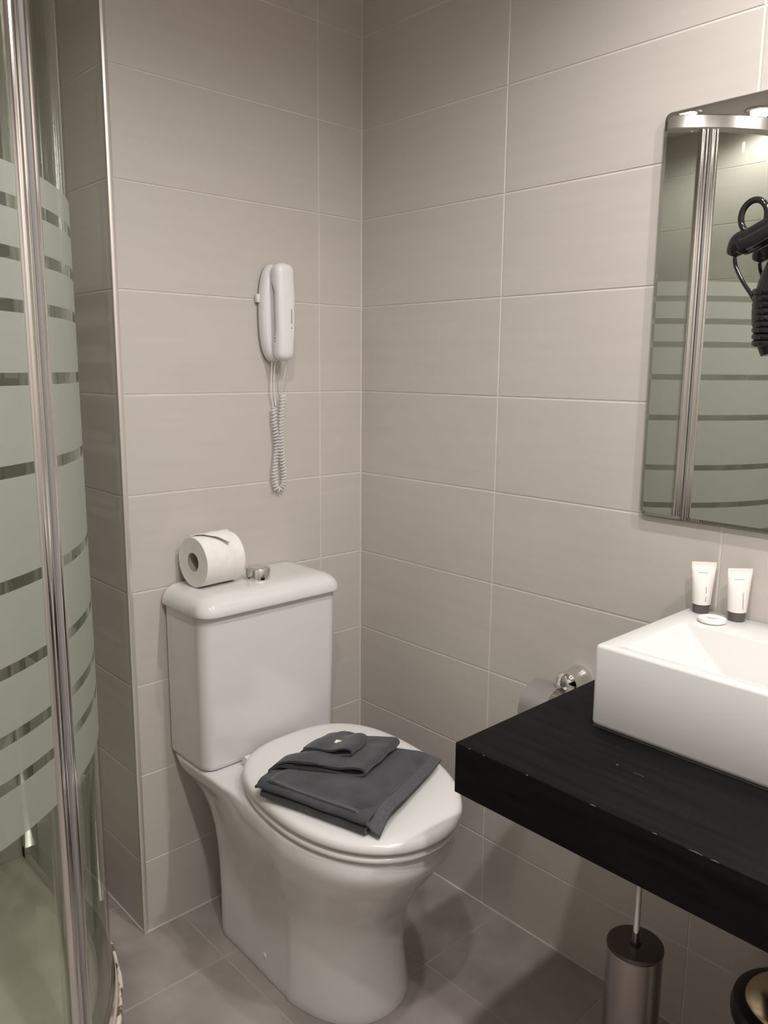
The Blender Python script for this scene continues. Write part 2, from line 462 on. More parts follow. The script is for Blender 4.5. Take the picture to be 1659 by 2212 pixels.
part('back_panel', bm, MEDGE, t)
bm = bmesh.new(); loft(bm, [yz_ring(-0.0117, 0.0015, .010), yz_ring(-0.0119, 0.0015, .010), yz_ring(-0.0124, 0.0065, .008)], True, True)
mg = part('mirror_glass', bm, MIRROR, t, 5)
for f_ in mg.data.polygons: f_.use_smooth = False

# ------------------------------------------------------------------ shower enclosure (quarter-round)
CX, CY, R = -1.294, 0.0, 0.543
TZ = 0.10
t = thing('shower_tray', 'low quarter-round shower tray with stained silicone edge', 'shower tray', (CX, CY, 0))
def quad_outline(R, z, n=40, x_left=XL + 0.0015, y_back=YB - 0.0015):
    pts = [(x_left, y_back, z), (CX + R, y_back, z)]
    for i in range(n + 1):
        a = -PI / 2 * i / n
        pts.append((CX + R * math.cos(a), CY + R * math.sin(a), z))
    pts.append((x_left, CY - R, z))
    return [Vector(p) for p in pts]
bm = bmesh.new()
loft(bm, [quad_outline(R + 0.018, 0.0005), quad_outline(R + 0.016, TZ - 0.012)])
part('skirt', bm, SKIRT, t)
bm = bmesh.new()
def shr(R, d, z):
    return quad_outline(R - d, z, x_left=XL + 0.0015 + d, y_back=YB - 0.0015 - d)
loft(bm, [quad_outline(R + 0.010, TZ - 0.011), quad_outline(R + 0.012, TZ - 0.003), quad_outline(R + 0.010, TZ), shr(R, 0.030, TZ), shr(R, 0.05, TZ - 0.022), shr(R, 0.10, TZ - 0.030)])
part('tray_basin', bm, TRAY, t, 50)
bm = bmesh.new()
random.seed(3)
pts = []
for i in range(90):
    a = -PI / 2 * i / 89
    pts.append(Vector((CX + (R + 0.0150 + random.uniform(-.001, .001)) * math.cos(a), CY + (R + 0.0150 + random.uniform(-.001, .001)) * math.sin(a), TZ - 0.009 + random.uniform(-.0012, .0012))))
tube(bm, pts, lambda s: 0.0042 + 0.0014 * math.sin(s * 60), 6)
part('silicone_bead', bm, GRIT, t)
bm = lathe(bmesh.new(), [(0.0001, 0.004), (0.03, 0.004), (0.045, 0.001), (0.045, 0), (0.0001, 0)], (-1.35, -0.05, TZ - 0.030), 32, cap=False)
part('drain_cover', bm, CHROME, t)

enc = thing('shower_enclosure', 'quarter-round glass shower enclosure with chrome frame and frosted stripes', 'shower', (CX, CY, TZ))
GZ0, GZ1 = TZ + 0.028, 1.868
BANDZ = [0.600, 0.687, 0.749, 0.838, 0.948, 1.092, 1.207, 1.298, 1.362, 1.424, 1.478]  # clear stripes lie at these heights
def arc_strip(bm, r0, r1, a0, a1, z0, z1, n):
    rings = []
    for i in range(n + 1):
        a = a0 + (a1 - a0) * i / n; c, s = math.cos(a), math.sin(a)
        rings.append([Vector((CX + r0 * c, CY + r0 * s, z0)), Vector((CX + r1 * c, CY + r1 * s, z0)), Vector((CX + r1 * c, CY + r1 * s, z1)), Vector((CX + r0 * c, CY + r0 * s, z1))])
    loft(bm, rings); return bm
def door(a0, a1, lab):
    d = part('glass_door', arc_strip(bmesh.new(), R - 0.003, R + 0.003, a0, a1, GZ0, GZ1, 24), GLASS, enc)
    d['label'] = lab
    for zl, zh in zip(BANDZ, BANDZ[1:]):
        part('frosted_band', arc_strip(bmesh.new(), R + 0.0031, R + 0.0035, a0, a1, zl + 0.008, zh - 0.008, 24), FROST, d)
    return d
AM = math.radians(-46.9)
hw = 0.0265 / R
dR = door(-0.035, AM + hw, 'curved right-hand sliding glass door')
dL = door(AM - hw, -PI / 2 + 0.035, 'curved left-hand sliding glass door')
# fixed panes
for kind in (0, 1):
    def fx(b0, b1, o0, o1, z0, z1):
        if kind == 0: return box(CX + R + o0, CX + R + o1, b0, b1, z0, z1)
        return box(b0, b1, CY - R - o1, CY - R - o0, z0, z1)
    lo_, hi_ = ((0.002, YB - 0.018) if kind == 0 else (XL + 0.018, CX - 0.002))
    p = part('fixed_pane', fx(lo_, hi_, -0.012, -0.006, GZ0, GZ1), GLASS, enc)
    for zl, zh in zip(BANDZ, BANDZ[1:]):
        part('frosted_band', fx(lo_, hi_, -0.0059, -0.0055, zl + 0.008, zh - 0.008), FROST, p)
    if kind == 0:
        bm = box(CX + R - 0.022, CX + R + 0.010, YB - 0.022, YB - 0.0012, TZ, 1.90, 0.003)
        part('wall_profile', bm, SATIN, enc)
        bm = box(CX + R - 0.016, CX + R - 0.002, 0.0, 0.016, GZ0, GZ1, 0.003)
        part('side_profile', bm, SATIN, enc)
    else:
        bm = box(XL + 0.0012, XL + 0.022, CY - R - 0.010, CY - R + 0.022, TZ, 1.90, 0.003)
        part('wall_profile', bm, SATIN, enc)
        bm = box(CX - 0.016, CX, CY - R + 0.002, CY - R + 0.016, GZ0, GZ1, 0.003)
        part('side_profile', bm, SATIN, enc)
# meeting profiles of the two doors: fluted chrome
def profile_bar(ac, mname, lab):
    c, s = math.cos(ac), math.sin(ac)
    rad, tan = Vector((c, s, 0)), Vector((-s, c, 0))
    ctr = Vector((CX, CY, 0)) + rad * R
    prof = [(u_ * 1.26, v_) for u_, v_ in [(-.0100, -.011), (-.0104, .002), (-.0098, .0075), (-.0075, .0110), (-.0035, .0118), (-.0018, .0098), (.0000, .0085), (.0020, .0095),
            (.0038, .0112), (.0075, .0104), (.0098, .0070), (.0103, .002), (.0100, -.011)]]
    bm = bmesh.new()
    rings = []
    for z in (TZ + 0.020, 1.866):
        rings.append([ctr + tan * u + rad * v + Vector((0, 0, z)) for u, v in prof])
    loft(bm, rings)
    o = part(mname, bm, POSTM, enc, 75); o['label'] = lab
    return o
profile_bar(AM - 0.01335 / R, 'door_profile', 'left chrome upright where the doors meet')
profile_bar(AM + 0.01335 / R, 'door_profile', 'right chrome upright where the doors meet')
bm = bmesh.new()
arc_strip(bm, R + 0.0095, R + 0.0128, AM - 0.0022 / R, AM + 0.0022 / R, TZ + 0.02, 1.866, 2)
part('magnet_seal', bm, mat('grey_seal', (0.26, 0.245, 0.24), 0.5), enc)
# rails
def rail(z0, z1, ro, ri, name):
    bm = bmesh.new(); rings = []
    n = 48
    path = [((CX + 1e-9, YB - 0.0015), (1, 0), 'x')]
    secs = []
    secs.append((Vector((CX, YB - 0.0015, 0)), Vector((1, 0, 0))))
    for i in range(n + 1):
        a = -PI / 2 * i / n
        secs.append((Vector((CX, CY, 0)), Vector((math.cos(a), math.sin(a), 0))))
    secs.append((Vector((XL + 0.0015, CY, 0)), Vector((0, -1, 0))))
    b = 0.003
    for c, d in secs:
        rings.append([c + d * (R + u) + Vector((0, 0, v)) for u, v in ((ri, z0), (ro - b, z0), (ro, z0 + b), (ro, z1 - b), (ro - b, z1), (ri, z1))])
    loft(bm, rings); return part(name, bm, SATIN, enc)
rail(1.866, 1.902, 0.016, -0.022, 'top_rail')
rail(TZ + 0.0005, TZ + 0.030, 0.008, -0.022, 'bottom_rail')
# shower mixer on the back wall of the shower, seen through the door glass
t = thing('shower_mixer', 'chrome shower mixer bar inside the shower at the left edge of the photo', 'tap', (-0.92, YB - 0.001, 0.66))
bm = bmesh.new()
tube(bm, [(-1.04, 0.255, 0.66), (-0.835, 0.255, 0.66)], 0.021, 24)
part('bar', bm, CHROME, t)
for sx, nm in ((-1.04, 'knob'), (-0.835, 'knob')):
    bm = lathe(bmesh.new(), [(0.0225, 0.0), (0.0245, 0.003), (0.0245, 0.030), (0.021, 0.034), (0.0001, 0.035)], (sx, 0.255, 0.66), 28, Matrix.Rotation(PI / 2 if sx > -0.9 else -PI / 2, 3, 'Y'))
    part(nm, bm, CHROME, t)
for sx in (-1.0, -0.87):
    bm = bmesh.new(); tube(bm, [(sx, 0.255, 0.66), (sx, YB - 0.001, 0.66)], 0.014, 18)
    lathe(bm, [(0.030, 0.0), (0.030, 0.003), (0.024, 0.012), (0.0001, 0.012)], (sx, YB - 0.001, 0.66), 28, Matrix.Rotation(PI / 2, 3, 'X'))
    part('wall_union', bm, CHROME, t)

# ------------------------------------------------------------------ toilet
TX = -0.376
toi = thing('toilet', 'white close-coupled toilet with closed lid against the back wall', 'toilet', (TX, -0.3, 0))
def interp(tab, z):
    for (z0, *a), (z1, *b) in zip(tab, tab[1:]):
        if z0 <= z <= z1:
            t = (z - z0) / (z1 - z0); t = t * t * (3 - 2 * t) if False else t
            return [x + (y - x) * t for x, y in zip(a, b)]
    return list(tab[0][1:]) if z < tab[0][0] else list(tab[-1][1:])
# z, rear y, panel half width, bowl centre y, bowl half width, bowl front y
PAN = [(0.000, -0.104, 0.1245, -0.345, 0.1310, -0.527),
       (0.040, -0.103, 0.1235, -0.345, 0.1290, -0.520),
       (0.100, -0.101, 0.1225, -0.345, 0.1265, -0.512),
       (0.160, -0.098, 0.1220, -0.348, 0.1275, -0.515),
       (0.210, -0.092, 0.1225, -0.352, 0.1350, -0.533),
       (0.250, -0.083, 0.1235, -0.358, 0.1465, -0.558),
       (0.290, -0.066, 0.1265, -0.364, 0.1600, -0.584),
       (0.320, -0.046, 0.1330, -0.374, 0.1705, -0.606),
       (0.345, -0.026, 0.1440, -0.380, 0.1765, -0.624),
       (0.360, -0.014, 0.1550, -0.384, 0.1800, -0.636),
       (0.375, -0.008, 0.1630, -0.386, 0.1815, -0.641),
       (0.388, -0.006, 0.1670, -0.386, 0.1808, -0.640),
       (0.396, -0.005, 0.1690, -0.386, 0.1780, -0.636)]
def pan_ring(z, inset=0.0):
    yr, wp, yc, wbw, yf = interp(PAN, min(z, 0.396))
    yr -= inset; wp -= inset; wbw -= inset; yf += inset
    half = []
    n = 44
    for i in range(n + 1):
        tt = i / n
        y = yr + (yf - yr) * math.sin(PI / 2 * tt)
        # side panel fades out to the front
        fade = min(1, max(0, (-0.20 - y) / 0.16)); fade = fade * fade * (3 - 2 * fade)
        pw = wp - fade * 0.05
        if y >= yc: bw = wbw * (max(0, 1 - ((y - yc) / 0.42) ** 2)) ** 0.5
        else: bw = wbw * (max(0, 1 - (abs(y - yc) / (yc - yf)) ** 2.15)) ** (1 / 2.15)
        k = 0.006 # soft maximum
        x = 0.5 * (pw + bw + math.sqrt((pw - bw) ** 2 + k * k)) if y > yc - 0.02 else bw + 0.5 * k * max(0, 1 - (yc - 0.02 - y) / 0.05)
        if i == n: x = 0.0
        if i == 0: x -= 0.006
        half.append((x, y))
    kx = 0.035 + 0.045 * min(z / 0.36, 1)
    ring = [Vector((TX - x + kx * min(0, y + 0.33), y, z)) for x, y in half] + [Vector((TX + x + kx * min(0, y + 0.33), y, z)) for x, y in reversed(half[:-1])]
    return ring
bm = bmesh.new()
zs = [0.0005, 0.004, 0.02, 0.04, 0.07, 0.10, 0.13, 0.16, 0.185, 0.21, 0.23, 0.25, 0.27, 0.29, 0.305, 0.32, 0.333, 0.345, 0.355, 0.365, 0.375, 0.385, 0.392, 0.396]
rings = [pan_ring(z, 0.0015 if z < 0.002 else 0) for z in zs] + [pan_ring(0.4002, 0.002), pan_ring(0.4022, 0.007), pan_ring(0.4028, 0.016)]
for r_, z_ in zip(rings[-3:], (0.4002, 0.4022, 0.4028)):
    for v in r_: v.z = z_
loft(bm, rings)
pan = part('pan', bm, PORC, toi, 60)
# fixing screw cap on the side of the pan
bm = lathe(bmesh.new(), [(0.0062, 0.0), (0.0062, 0.0012), (0.0048, 0.0022), (0.0001, 0.0024)], (TX - 0.1268, -0.281, 0.046), 20, Matrix.Rotation(-PI / 2, 3, 'Y'))
part('fixing_cap', bm, PLASTIC, toi)
# cistern
def cist_ring(x0, x1, y0, z, r, rb=0.006):
    pts = []
    for cx, cy, a0, rr in ((x1 - rb, -0.004 - rb, 0, rb), (x0 + rb, -0.004 - rb, 90, rb), (x0 + r, y0 + r, 180, r), (x1 - r, y0 + r, 270, r)):
        for i in range(11):
            a = math.radians(a0 + 9 * i); pts.append(Vector((cx + rr * math.cos(a), cy + rr * math.sin(a), z)))
    return pts
bm = bmesh.new()
CXa, CXb, CYf = -0.549, -0.204, -0.150
loft(bm, [cist_ring(CXa + .008, CXb - .008, CYf + .008, 0.4032, .024), cist_ring(CXa + .003, CXb - .003, CYf + .003, 0.408, .027), cist_ring(CXa + .001, CXb - .001, CYf + .001, 0.416, .028),
          cist_ring(CXa, CXb, CYf - 0.004, 0.60, .029), cist_ring(CXa, CXb, CYf - 0.008, 0.7335, .030)])
part('cistern', bm, PORC, toi, 50)
bm = bmesh.new()
LXa, LXb, LYf = -0.5575, -0.1985, -0.171
loft(bm, [cist_ring(CXa + .003, CXb - .003, CYf - 0.005, 0.7336, .028), cist_ring(CXa + .003, CXb - .003, CYf - 0.005, 0.7362, .028)])
part('seam', bm, SEAM, toi)
bm = bmesh.new()
lr = [(0.0035, 0.7360), (0.0008, 0.7372), (0.0, 0.7400), (0.0006, 0.747), (0.0028, 0.7545), (0.0075, 0.7625), (0.015, 0.7695), (0.024, 0.7738), (0.036, 0.7760), (0.055, 0.7768)]
loft(bm, [cist_ring(LXa + d, LXb - d, LYf + d, z, max(.034 - d * 0.35, .012), 0.005) for d, z in lr])
for v in bm.verts:
    if v.co.y > -0.02: v.co.y = min(v.co.y, -0.003)
lidc = part('cistern_lid', bm, PORC, toi, 60)
bm = lathe(bmesh.new(), [(0.0262, 0.0), (0.0262, 0.0240), (0.0250, 0.0262), (0.0220, 0.0268), (0.0205, 0.0258), (0.0001, 0.0258)], (-0.3755, -0.093, 0.7766), 48)
fb = part('flush_button', bm, CHROME, toi)
bm = lathe(bmesh.new(), [(0.0001, 0.0259), (0.0190, 0.0260), (0.0196, 0.0270), (0.0175, 0.0276), (0.0001, 0.0280)], (-0.3755, -0.093, 0.7766), 40, cap=False)
part('button_cap', bm, CHROME, fb)

def egg(a, yc, yf, yr, z, n=96, ef=2.08, er=2.7):
    pts = []
    for i in range(n):
        th = 2 * PI * i / n
        c, s = math.cos(th), math.sin(th)
        e = er if s > 0 else ef
        x = a * math.copysign(abs(c) ** (2 / e), c)
        b = (yr - yc) if s > 0 else (yc - yf)
        y = yc + b * math.copysign(abs(s) ** (2 / e), s)
        pts.append(Vector((TX + x + 0.08 * (y + 0.40), y, z)))
    return pts
def slab(levels, a, yc, yf, yr):
    bm = bmesh.new()
    loft(bm, [egg(a - d, yc, yf + d, yr - d, z) for d, z in levels]); return bm
part('seat', slab([(.012, .4055), (.005, .4062), (.0010, .4095), (0, .413), (.0012, .4165), (.0060, .4190), (.0170, .4196)], .1835, -.400, -.650, -.180), PLASTIC, toi, 60)
part('seat_cover', slab([(.0200, .4234), (.0055, .4240), (.0010, .4272), (0, .4310), (.0012, .4370), (.0045, .4420), (.0110, .4450), (.022, .4466), (.045, .4476), (.08, .4480)], .1845, -.400, -.654, -.166), PLASTIC, toi, 60)
for sx in (-1, 1):
    bm = tube(bmesh.new(), [(TX + sx * 0.075 - 0.018, -0.170, 0.416), (TX + sx * 0.075 + 0.018, -0.170, 0.416)], 0.0105, 16)
    part('hinge', bm, PLASTIC, toi)

# ------------------------------------------------------------------ toilet roll on the cistern
t = thing('toilet_roll', 'full white toilet roll with a folded pointed end, lying on the cistern', 'toilet roll', (-0.468, -0.062, 0.7775))
Rr, L = 0.0525, 0.094
yawr = math.radians(4)
def roll_frame(p):  # local: x along axis, y, z ; centre of roll at height Rr
    c, s = math.cos(yawr), math.sin(yawr)
    return Vector((p[0] * c - p[1] * s, p[0] * s + p[1] * c, p[2] + Rr))
n = 64
def rr_ring(r, x): return [roll_frame((x, r * math.cos(2 * PI * i / n), r * math.sin(2 * PI * i / n))) for i in range(n)]
bm = bmesh.new()
loft(bm, [rr_ring(0.0200, -L / 2), rr_ring(Rr - .001, -L / 2), rr_ring(Rr, -L / 2 + .001), rr_ring(Rr, L / 2 - .001), rr_ring(Rr - .001, L / 2), rr_ring(0.0200, L / 2), rr_ring(0.0200, -L / 2)], False, False)
obj('paper', bm, PAPER, t)
bm = bmesh.new()
loft(bm, [rr_ring(0.0198, -L / 2 + .0005), rr_ring(0.0190, -L / 2 + .0005), rr_ring(0.0190, L / 2 - .0005), rr_ring(0.0198, L / 2 - .0005), rr_ring(0.0198, -L / 2 + .0005)], False, False)
obj('core', bm, CARD, t)
# the folded end: a triangle of paper lying round the top, point toward the front
bm = bmesh.new(); rows = []
m_, k_ = 18, 14
for i in range(m_ + 1):
    tt = i / m_                                   # 0 at the back/top, 1 at the tip
    ang = math.radians(118 - 78 * tt)              # polar angle round the roll
    half = (1 - max(0, (tt - 0.22) / 0.78)) * L * 0.5
    lift = 0.0012 + 0.0095 * tt ** 1.5 + 0.006 * max(0, 0.2 - tt)
    row = []
    for j in range(k_ + 1):
        x = 0.010 * tt + half * (2 * j / k_ - 1) + (0.004 if tt < 0.15 else 0)
        r = Rr + lift + 0.0008 * math.sin(j * 1.3 + i)
        row.append(roll_frame((x, -r * math.cos(ang), r * math.sin(ang))))
    rows.append(row)
V = [[bm.verts.new(p) for p in r] for r in rows]
for a, b in zip(V, V[1:]):
    for j in range(k_):
        bm.faces.new((a[j], a[j + 1], b[j + 1], b[j]))
bmesh.ops.remove_doubles(bm, verts=bm.verts[:], dist=1e-5)
geo = bmesh.ops.solidify(bm, geom=bm.faces[:], thickness=0.0010)
obj('folded_end', bm, PAPER, t, 70)

# ------------------------------------------------------------------ folded towel
LZ = 0.4480
A0 = Vector((-0.553, -0.356, LZ + 0.0005))
tw = thing('folded_towel', 'dark grey towel folded with two pleats, lying on the closed toilet lid', 'towel', A0)
du = Vector((0.270, -0.963, 0)).normalized(); dv = Vector((0.932, 0.362, 0)).normalized()
def twq(u, v, z): return du * u + dv * v + Vector((0, 0, z))
def twp(u, v, z):
    uu = min(0.25, max(0, u))
    t_ = min(1, max(0, (v - 0.03) / 0.09)); t_ = t_ * t_ * (3 - 2 * t_)
    u2 = u + 0.030 * t_ * (1 - uu / 0.25)
    v2 = v * (1 - (0.063 - 0.25 * uu) / 0.268 * min(1, max(0, v / 0.2))) if uu < 0.25 else v
    return du * u2 + dv * v2 + Vector((0, 0, z))
def thick_profile(P, th):
    """closed outline of a ribbon following P (2D)"""
    L_, R_ = [], []
    for i, p in enumerate(P):
        a, b = P[max(i - 1, 0)], P[min(i + 1, len(P) - 1)]
        d = Vector((b[0] - a[0], b[1] - a[1]))
        d = d.normalized() if d.length > 1e-9 else Vector((1, 0))
        nrm = Vector((-d.y, d.x)) * th / 2
        k = 1.0
        L_.append((p[0] + nrm.x * k, p[1] + nrm.y * k)); R_.append((p[0] - nrm.x * k, p[1] - nrm.y * k))
    return L_ + R_[::-1]
def cm2(P, k=6):
    return [(q.x, q.y) for q in catmull([Vector((p[0], p[1], 0)) for p in P], k)]
def ribbon(P, th, s0, s1, mapf, n=26, wob=0.0012, seed=0.0):
    prof = thick_profile(P, th); rings = []
    for i in range(n + 1):
        s = i / n
        ring = []
        for p in prof:
            a = s0(p) + (s1(p) - s0(p)) * s
            q = mapf(p[0], p[1], a)
            nz = noise.noise(Vector((q.x * 26 + seed, q.y * 26, seed))) * wob
            ring.append(q + Vector((nz * 0.6, nz * 0.6, nz if p[1] > 0.004 else abs(nz))))
        rings.append(ring)
    bm = bmesh.new(); loft(bm, rings); return bm
# lower folds: their rounded noses look toward the front-left (v = 0)
mv = lambda a, z, s: twp(s, a, z)
TH = 0.0052
lower = [(0.255, 0.0035), (0.15, 0.0035), (0.03, 0.0032), (0.000, 0.0042), (-0.0085, 0.0098), (0.000, 0.0155), (0.03, 0.0150), (0.15, 0.0115), (0.25, 0.0105)]
obj('lower_fold', ribbon(cm2(lower), TH, lambda p: 0.004, lambda p: 0.232, mv, seed=1), TOWEL, tw, 70)
mid = [(0.245, 0.0165), (0.15, 0.0175), (0.03, 0.0205), (0.000, 0.0200), (-0.0100, 0.0258), (0.000, 0.0322), (0.03, 0.0318), (0.15, 0.0265), (0.25, 0.0230)]
obj('middle_fold', ribbon(cm2(mid), TH, lambda p: -0.002, lambda p: 0.236, mv, seed=2), TOWEL, tw, 70)
# top sheet as a draped grid
def sheet(u0, u1, v0, v1, zf, th, nu, nv):
    bm = bmesh.new(); top, bot = [], []
    for i in range(nu + 1):
        rt, rb = [], []
        for j in range(nv + 1):
            u = u0 + (u1 - u0) * i / nu; v = v0 + (v1 - v0) * j / nv
            z = zf(u, v)
            rt.append(bm.verts.new(twp(u, v, z + th / 2))); rb.append(bm.verts.new(twp(u, v, z - th / 2)))
        top.append(rt); bot.append(rb)
    for i in range(nu):
        for j in range(nv):
            bm.faces.new((top[i][j], top[i + 1][j], top[i + 1][j + 1], top[i][j + 1]))
            bm.faces.new((bot[i][j], bot[i][j + 1], bot[i + 1][j + 1], bot[i + 1][j]))
    for i in range(nu):
        for j in (0, nv):
            bm.faces.new((top[i][j], bot[i][j], bot[i + 1][j], top[i + 1][j]) if j == 0 else (top[i][j], top[i + 1][j], bot[i + 1][j], bot[i][j]))
    for j in range(nv):
        bm.faces.new((top[0][j], top[0][j + 1], bot[0][j + 1], bot[0][j])); bm.faces.new((top[nu][j], bot[nu][j], bot[nu][j + 1], top[nu][j + 1]))
    return bm
def ss(a, b, x):
    t_ = min(1, max(0, (x - a) / (b - a))); return t_ * t_ * (3 - 2 * t_)
def ztop(u, v):
    z = 0.0378 - 0.0085 * ss(0.0, 0.25, v)
    z -= 0.013 * ss(0.205, 0.262, u)                        # hangs over the far hem edge
    z -= 0.003 * ss(0.03, -0.004, v) * ss(0.0, 0.1, u) + 0.016 * ss(0.20, 0.258, u) * ss(0.04, -0.01, v)
    z -= 0.022 * ss(0.030, -0.016, u)                       # rounds over the left fold
    z += noise.noise(Vector((u * 18, v * 18, 3))) * 0.0022
    return max(z, 0.0036)
obj('top_layer', sheet(-0.014, 0.256, -0.003, 0.268, ztop, 0.0042, 44, 40), TOWEL, tw, 70)
obj('hem', sheet(0.236, 0.2575, -0.0035, 0.2685, lambda u, v: ztop(u, v) + 0.0011, 0.0044, 6, 40), HEM, tw, 70)
obj('side_hem', sheet(-0.012, 0.2575, -0.0050, 0.0020, lambda u, v: ztop(u, v) + 0.0004, 0.0046, 44, 2), HEM, tw, 70)
# two pleats lying on top; profile in (u, z), drawn out along v
mu = lambda a, z, s: twq(a, s, z)
p1 = [(-0.010, 0.018), (-0.006, 0.033), (0.015, 0.0405), (0.07, 0.0395), (0.130, 0.0365), (0.156, 0.0375), (0.171, 0.0440), (0.166, 0.0535), (0.145, 0.0530), (0.105, 0.0470), (0.04, 0.0500), (0.010, 0.0460), (-0.004, 0.034)]
obj('pleat', ribbon(cm2(p1), 0.0042, lambda p: 0.056 + 0.25 * max(0, p[0]) - 0.02 * ss(0.05, 0, p[0]), lambda p: 0.214 + 0.19 * max(0, p[0]), lambda a, z, s_: mu(a + 0.034 * ss(0.07, 0.13, s_) * (1 - ss(0.0, 0.12, a)), z - 0.004 * ss(0.1, 0.24, s_), s_), seed=5, n=34, wob=0.0028), TOWEL, tw, 70)
p2 = [(0.018, 0.040), (0.028, 0.0485), (0.05, 0.0515), (0.085, 0.0485), (0.108, 0.0495), (0.1235, 0.0555), (0.121, 0.0645), (0.103, 0.0645), (0.075, 0.0580), (0.045, 0.0570), (0.026, 0.0520)]
obj('pleat', ribbon(cm2(p2), 0.0038, lambda p: 0.100 + 0.24 * max(0, p[0]), lambda p: 0.208 - 0.11 * max(0, p[0]), lambda a, z, s_: mu(a, z - 0.010 * ss(0.12, 0.21, s_) * ss(0.12, 0.03, a), s_), seed=9, n=30, wob=0.0026), TOWEL, tw, 70)
obj('care_label', sheet(0.048, 0.066, 0.178, 0.196, lambda u, v: 0.0592 + 0.0012 * math.sin(v * 300), 0.0008, 4, 4), SOAPP, tw, 70)

# ------------------------------------------------------------------ wall phone
PX = -0.268
t = thing('wall_phone', 'slim white wall telephone with coiled cord on the back wall', 'telephone', (PX, -0.0005, 1.34))
def stadium(hw_, hh, y, n=14, cx=PX, cz=1.340, e=2.6):
    pts = []
    for i in range(4 * n):
        a = 2 * PI * i / (4 * n); c, s = math.cos(a), math.sin(a)
        # a capsule: straight sides with round ends
        pts.append(Vector((cx + hw_ * math.copysign(abs(c) ** (2 / e), c), y, cz + hh * math.copysign(abs(s) ** (2 / 2.3), s))))
    return pts
def ystack(levels, cx, cz):
    bm = bmesh.new(); loft(bm, [stadium(a, b, y, cx=cx, cz=cz) for a, b, y in levels]); return bm
part('back_plate', ystack([(.0300, .0990, -.0006), (.0300, .0990, -.006), (.0280, .097, -.0062)], PX - 0.004, 1.340), mat('plate_grey', (0.30, 0.29, 0.27), 0.5), t)
part('base', ystack([(.0310, .1015, -.0062), (.0325, .1040, -.010), (.0315, .1025, -.022), (.0285, .0985, -.029), (.0240, .0930, -.0315)], PX - 0.004, 1.340), PHONE, t, 50)
bm = box(PX - 0.0420, PX - 0.0340, -0.013, -0.003, 1.362, 1.380, 0.002)
part('side_switch', bm, PHONE, t)
# handset: deep ends, waisted grip
bm = bmesh.new(); rings = []
HZ0, HZ1 = 1.2385, 1.4440
for i in range(41):
    s = i / 40; z = HZ0 + (HZ1 - HZ0) * s
    e = abs(2 * s - 1)
    endr = math.sqrt(max(0.0, 1 - max(0, (e - 0.80) / 0.20) ** 2.2))
    hwid = (0.0205 + 0.0035 * s) * (0.30 + 0.70 * endr) if 0 < i < 40 else 0.006
    yf = -0.0690 + 0.0035 * (2 * s - 1) ** 2 + (1 - endr) * 0.012
    waist = 1 - ss(0.38, 0.66, e)
    yb = -0.0320 - 0.0125 * waist - (1 - endr) * 0.010
    pts = []
    for k in range(24):
        a = 2 * PI * k / 24; c, q = math.cos(a), math.sin(a)
        x = PX - 0.001 + hwid * math.copysign(abs(c) ** (2 / 3.2), c)
        y = (yf + yb) / 2 + (yb - yf) / 2 * math.copysign(abs(q) ** (2 / 2.8), q)
        pts.append(Vector((x, y, z)))
    rings.append(pts)
loft(bm, rings)
hs = part('handset', bm, PHONE, t, 60)
bm = bmesh.new(); z = 1.318
while z < 1.347:
    hgt = random.uniform(.0012, .0022); add_box(bm, PX + .0065, PX + .0083, -.06935, -.06905, z, z + hgt); z += hgt + .0006
add_box(bm, PX + .0062, PX + .0086, -.0692, -.0688, 1.307, 1.3095)
part('lettering', bm, INK, hs)['kind'] = 'stuff'
bm = bmesh.new()
for z in (1.285, 1.279):
    add_box(bm, PX - .0245, PX - .0210, -.050, -.048, z, z + .0022)
part('mouthpiece_slot', bm, INK, hs)
# coiled cord
def coil(path, r, turns, rs, bm):
    P = catmull(path, 24)
    Ls = [0]
    for a, b in zip(P, P[1:]): Ls.append(Ls[-1] + (b - a).length)
    tot = Ls[-1]; N_ = int(turns * 9); out = []; j = 0
    for i in range(N_ + 1):
        s = tot * i / N_
        while j < len(P) - 2 and Ls[j + 1] < s: j += 1
        f = (s - Ls[j]) / max(1e-9, Ls[j + 1] - Ls[j]); p = P[j].lerp(P[j + 1], f)
        d = (P[j + 1] - P[j]).normalized(); n1 = Vector((0, 1, 0)); n1 = (n1 - d * n1.dot(d)).normalized(); n2 = d.cross(n1)
        a = 2 * PI * turns * i / N_
        out.append(p + (n1 * math.cos(a) + n2 * math.sin(a)) * r)
    tube(bm, out, rs, 5); return out
bm = bmesh.new()
yq = -0.011
st = coil([(-0.2700, yq, 1.136), (-0.2695, yq, 1.10), (-0.2640, yq, 1.05), (-0.2690, yq, 1.01), (-0.2720, yq, 0.975), (-0.2640, yq, 0.950), (-0.2490, yq, 0.958), (-0.2460, yq, 0.985), (-0.2500, yq, 1.02), (-0.2560, yq - .004, 1.07), (-0.2540, yq - .006, 1.12), (-0.2490, yq - .006, 1.165)], 0.0062, 58, 0.00135, bm)
part('coiled_cord', bm, PHONE, t)
bm = bmesh.new()
tube(bm, catmull([(-0.2760, -0.016, 1.242), (-0.2765, -0.012, 1.20), (-0.2755, -0.010, 1.165), (-0.2700, -0.008, 1.142), tuple(st[0])], 8), 0.0014, 8)
tube(bm, catmull([(-0.2700, -0.020, 1.240), (-0.2700, -0.013, 1.20), (-0.2680, -0.010, 1.17), (-0.2640, -0.007, 1.152), (-0.2610, -0.006, 1.140)], 8), 0.0014, 8)
tube(bm, catmull([(-0.2570, -0.048, 1.245), (-0.2555, -0.036, 1.215), (-0.2535, -0.022, 1.19), tuple(st[-1])], 8), 0.0014, 8)
part('straight_cord', bm, PHONE, t)

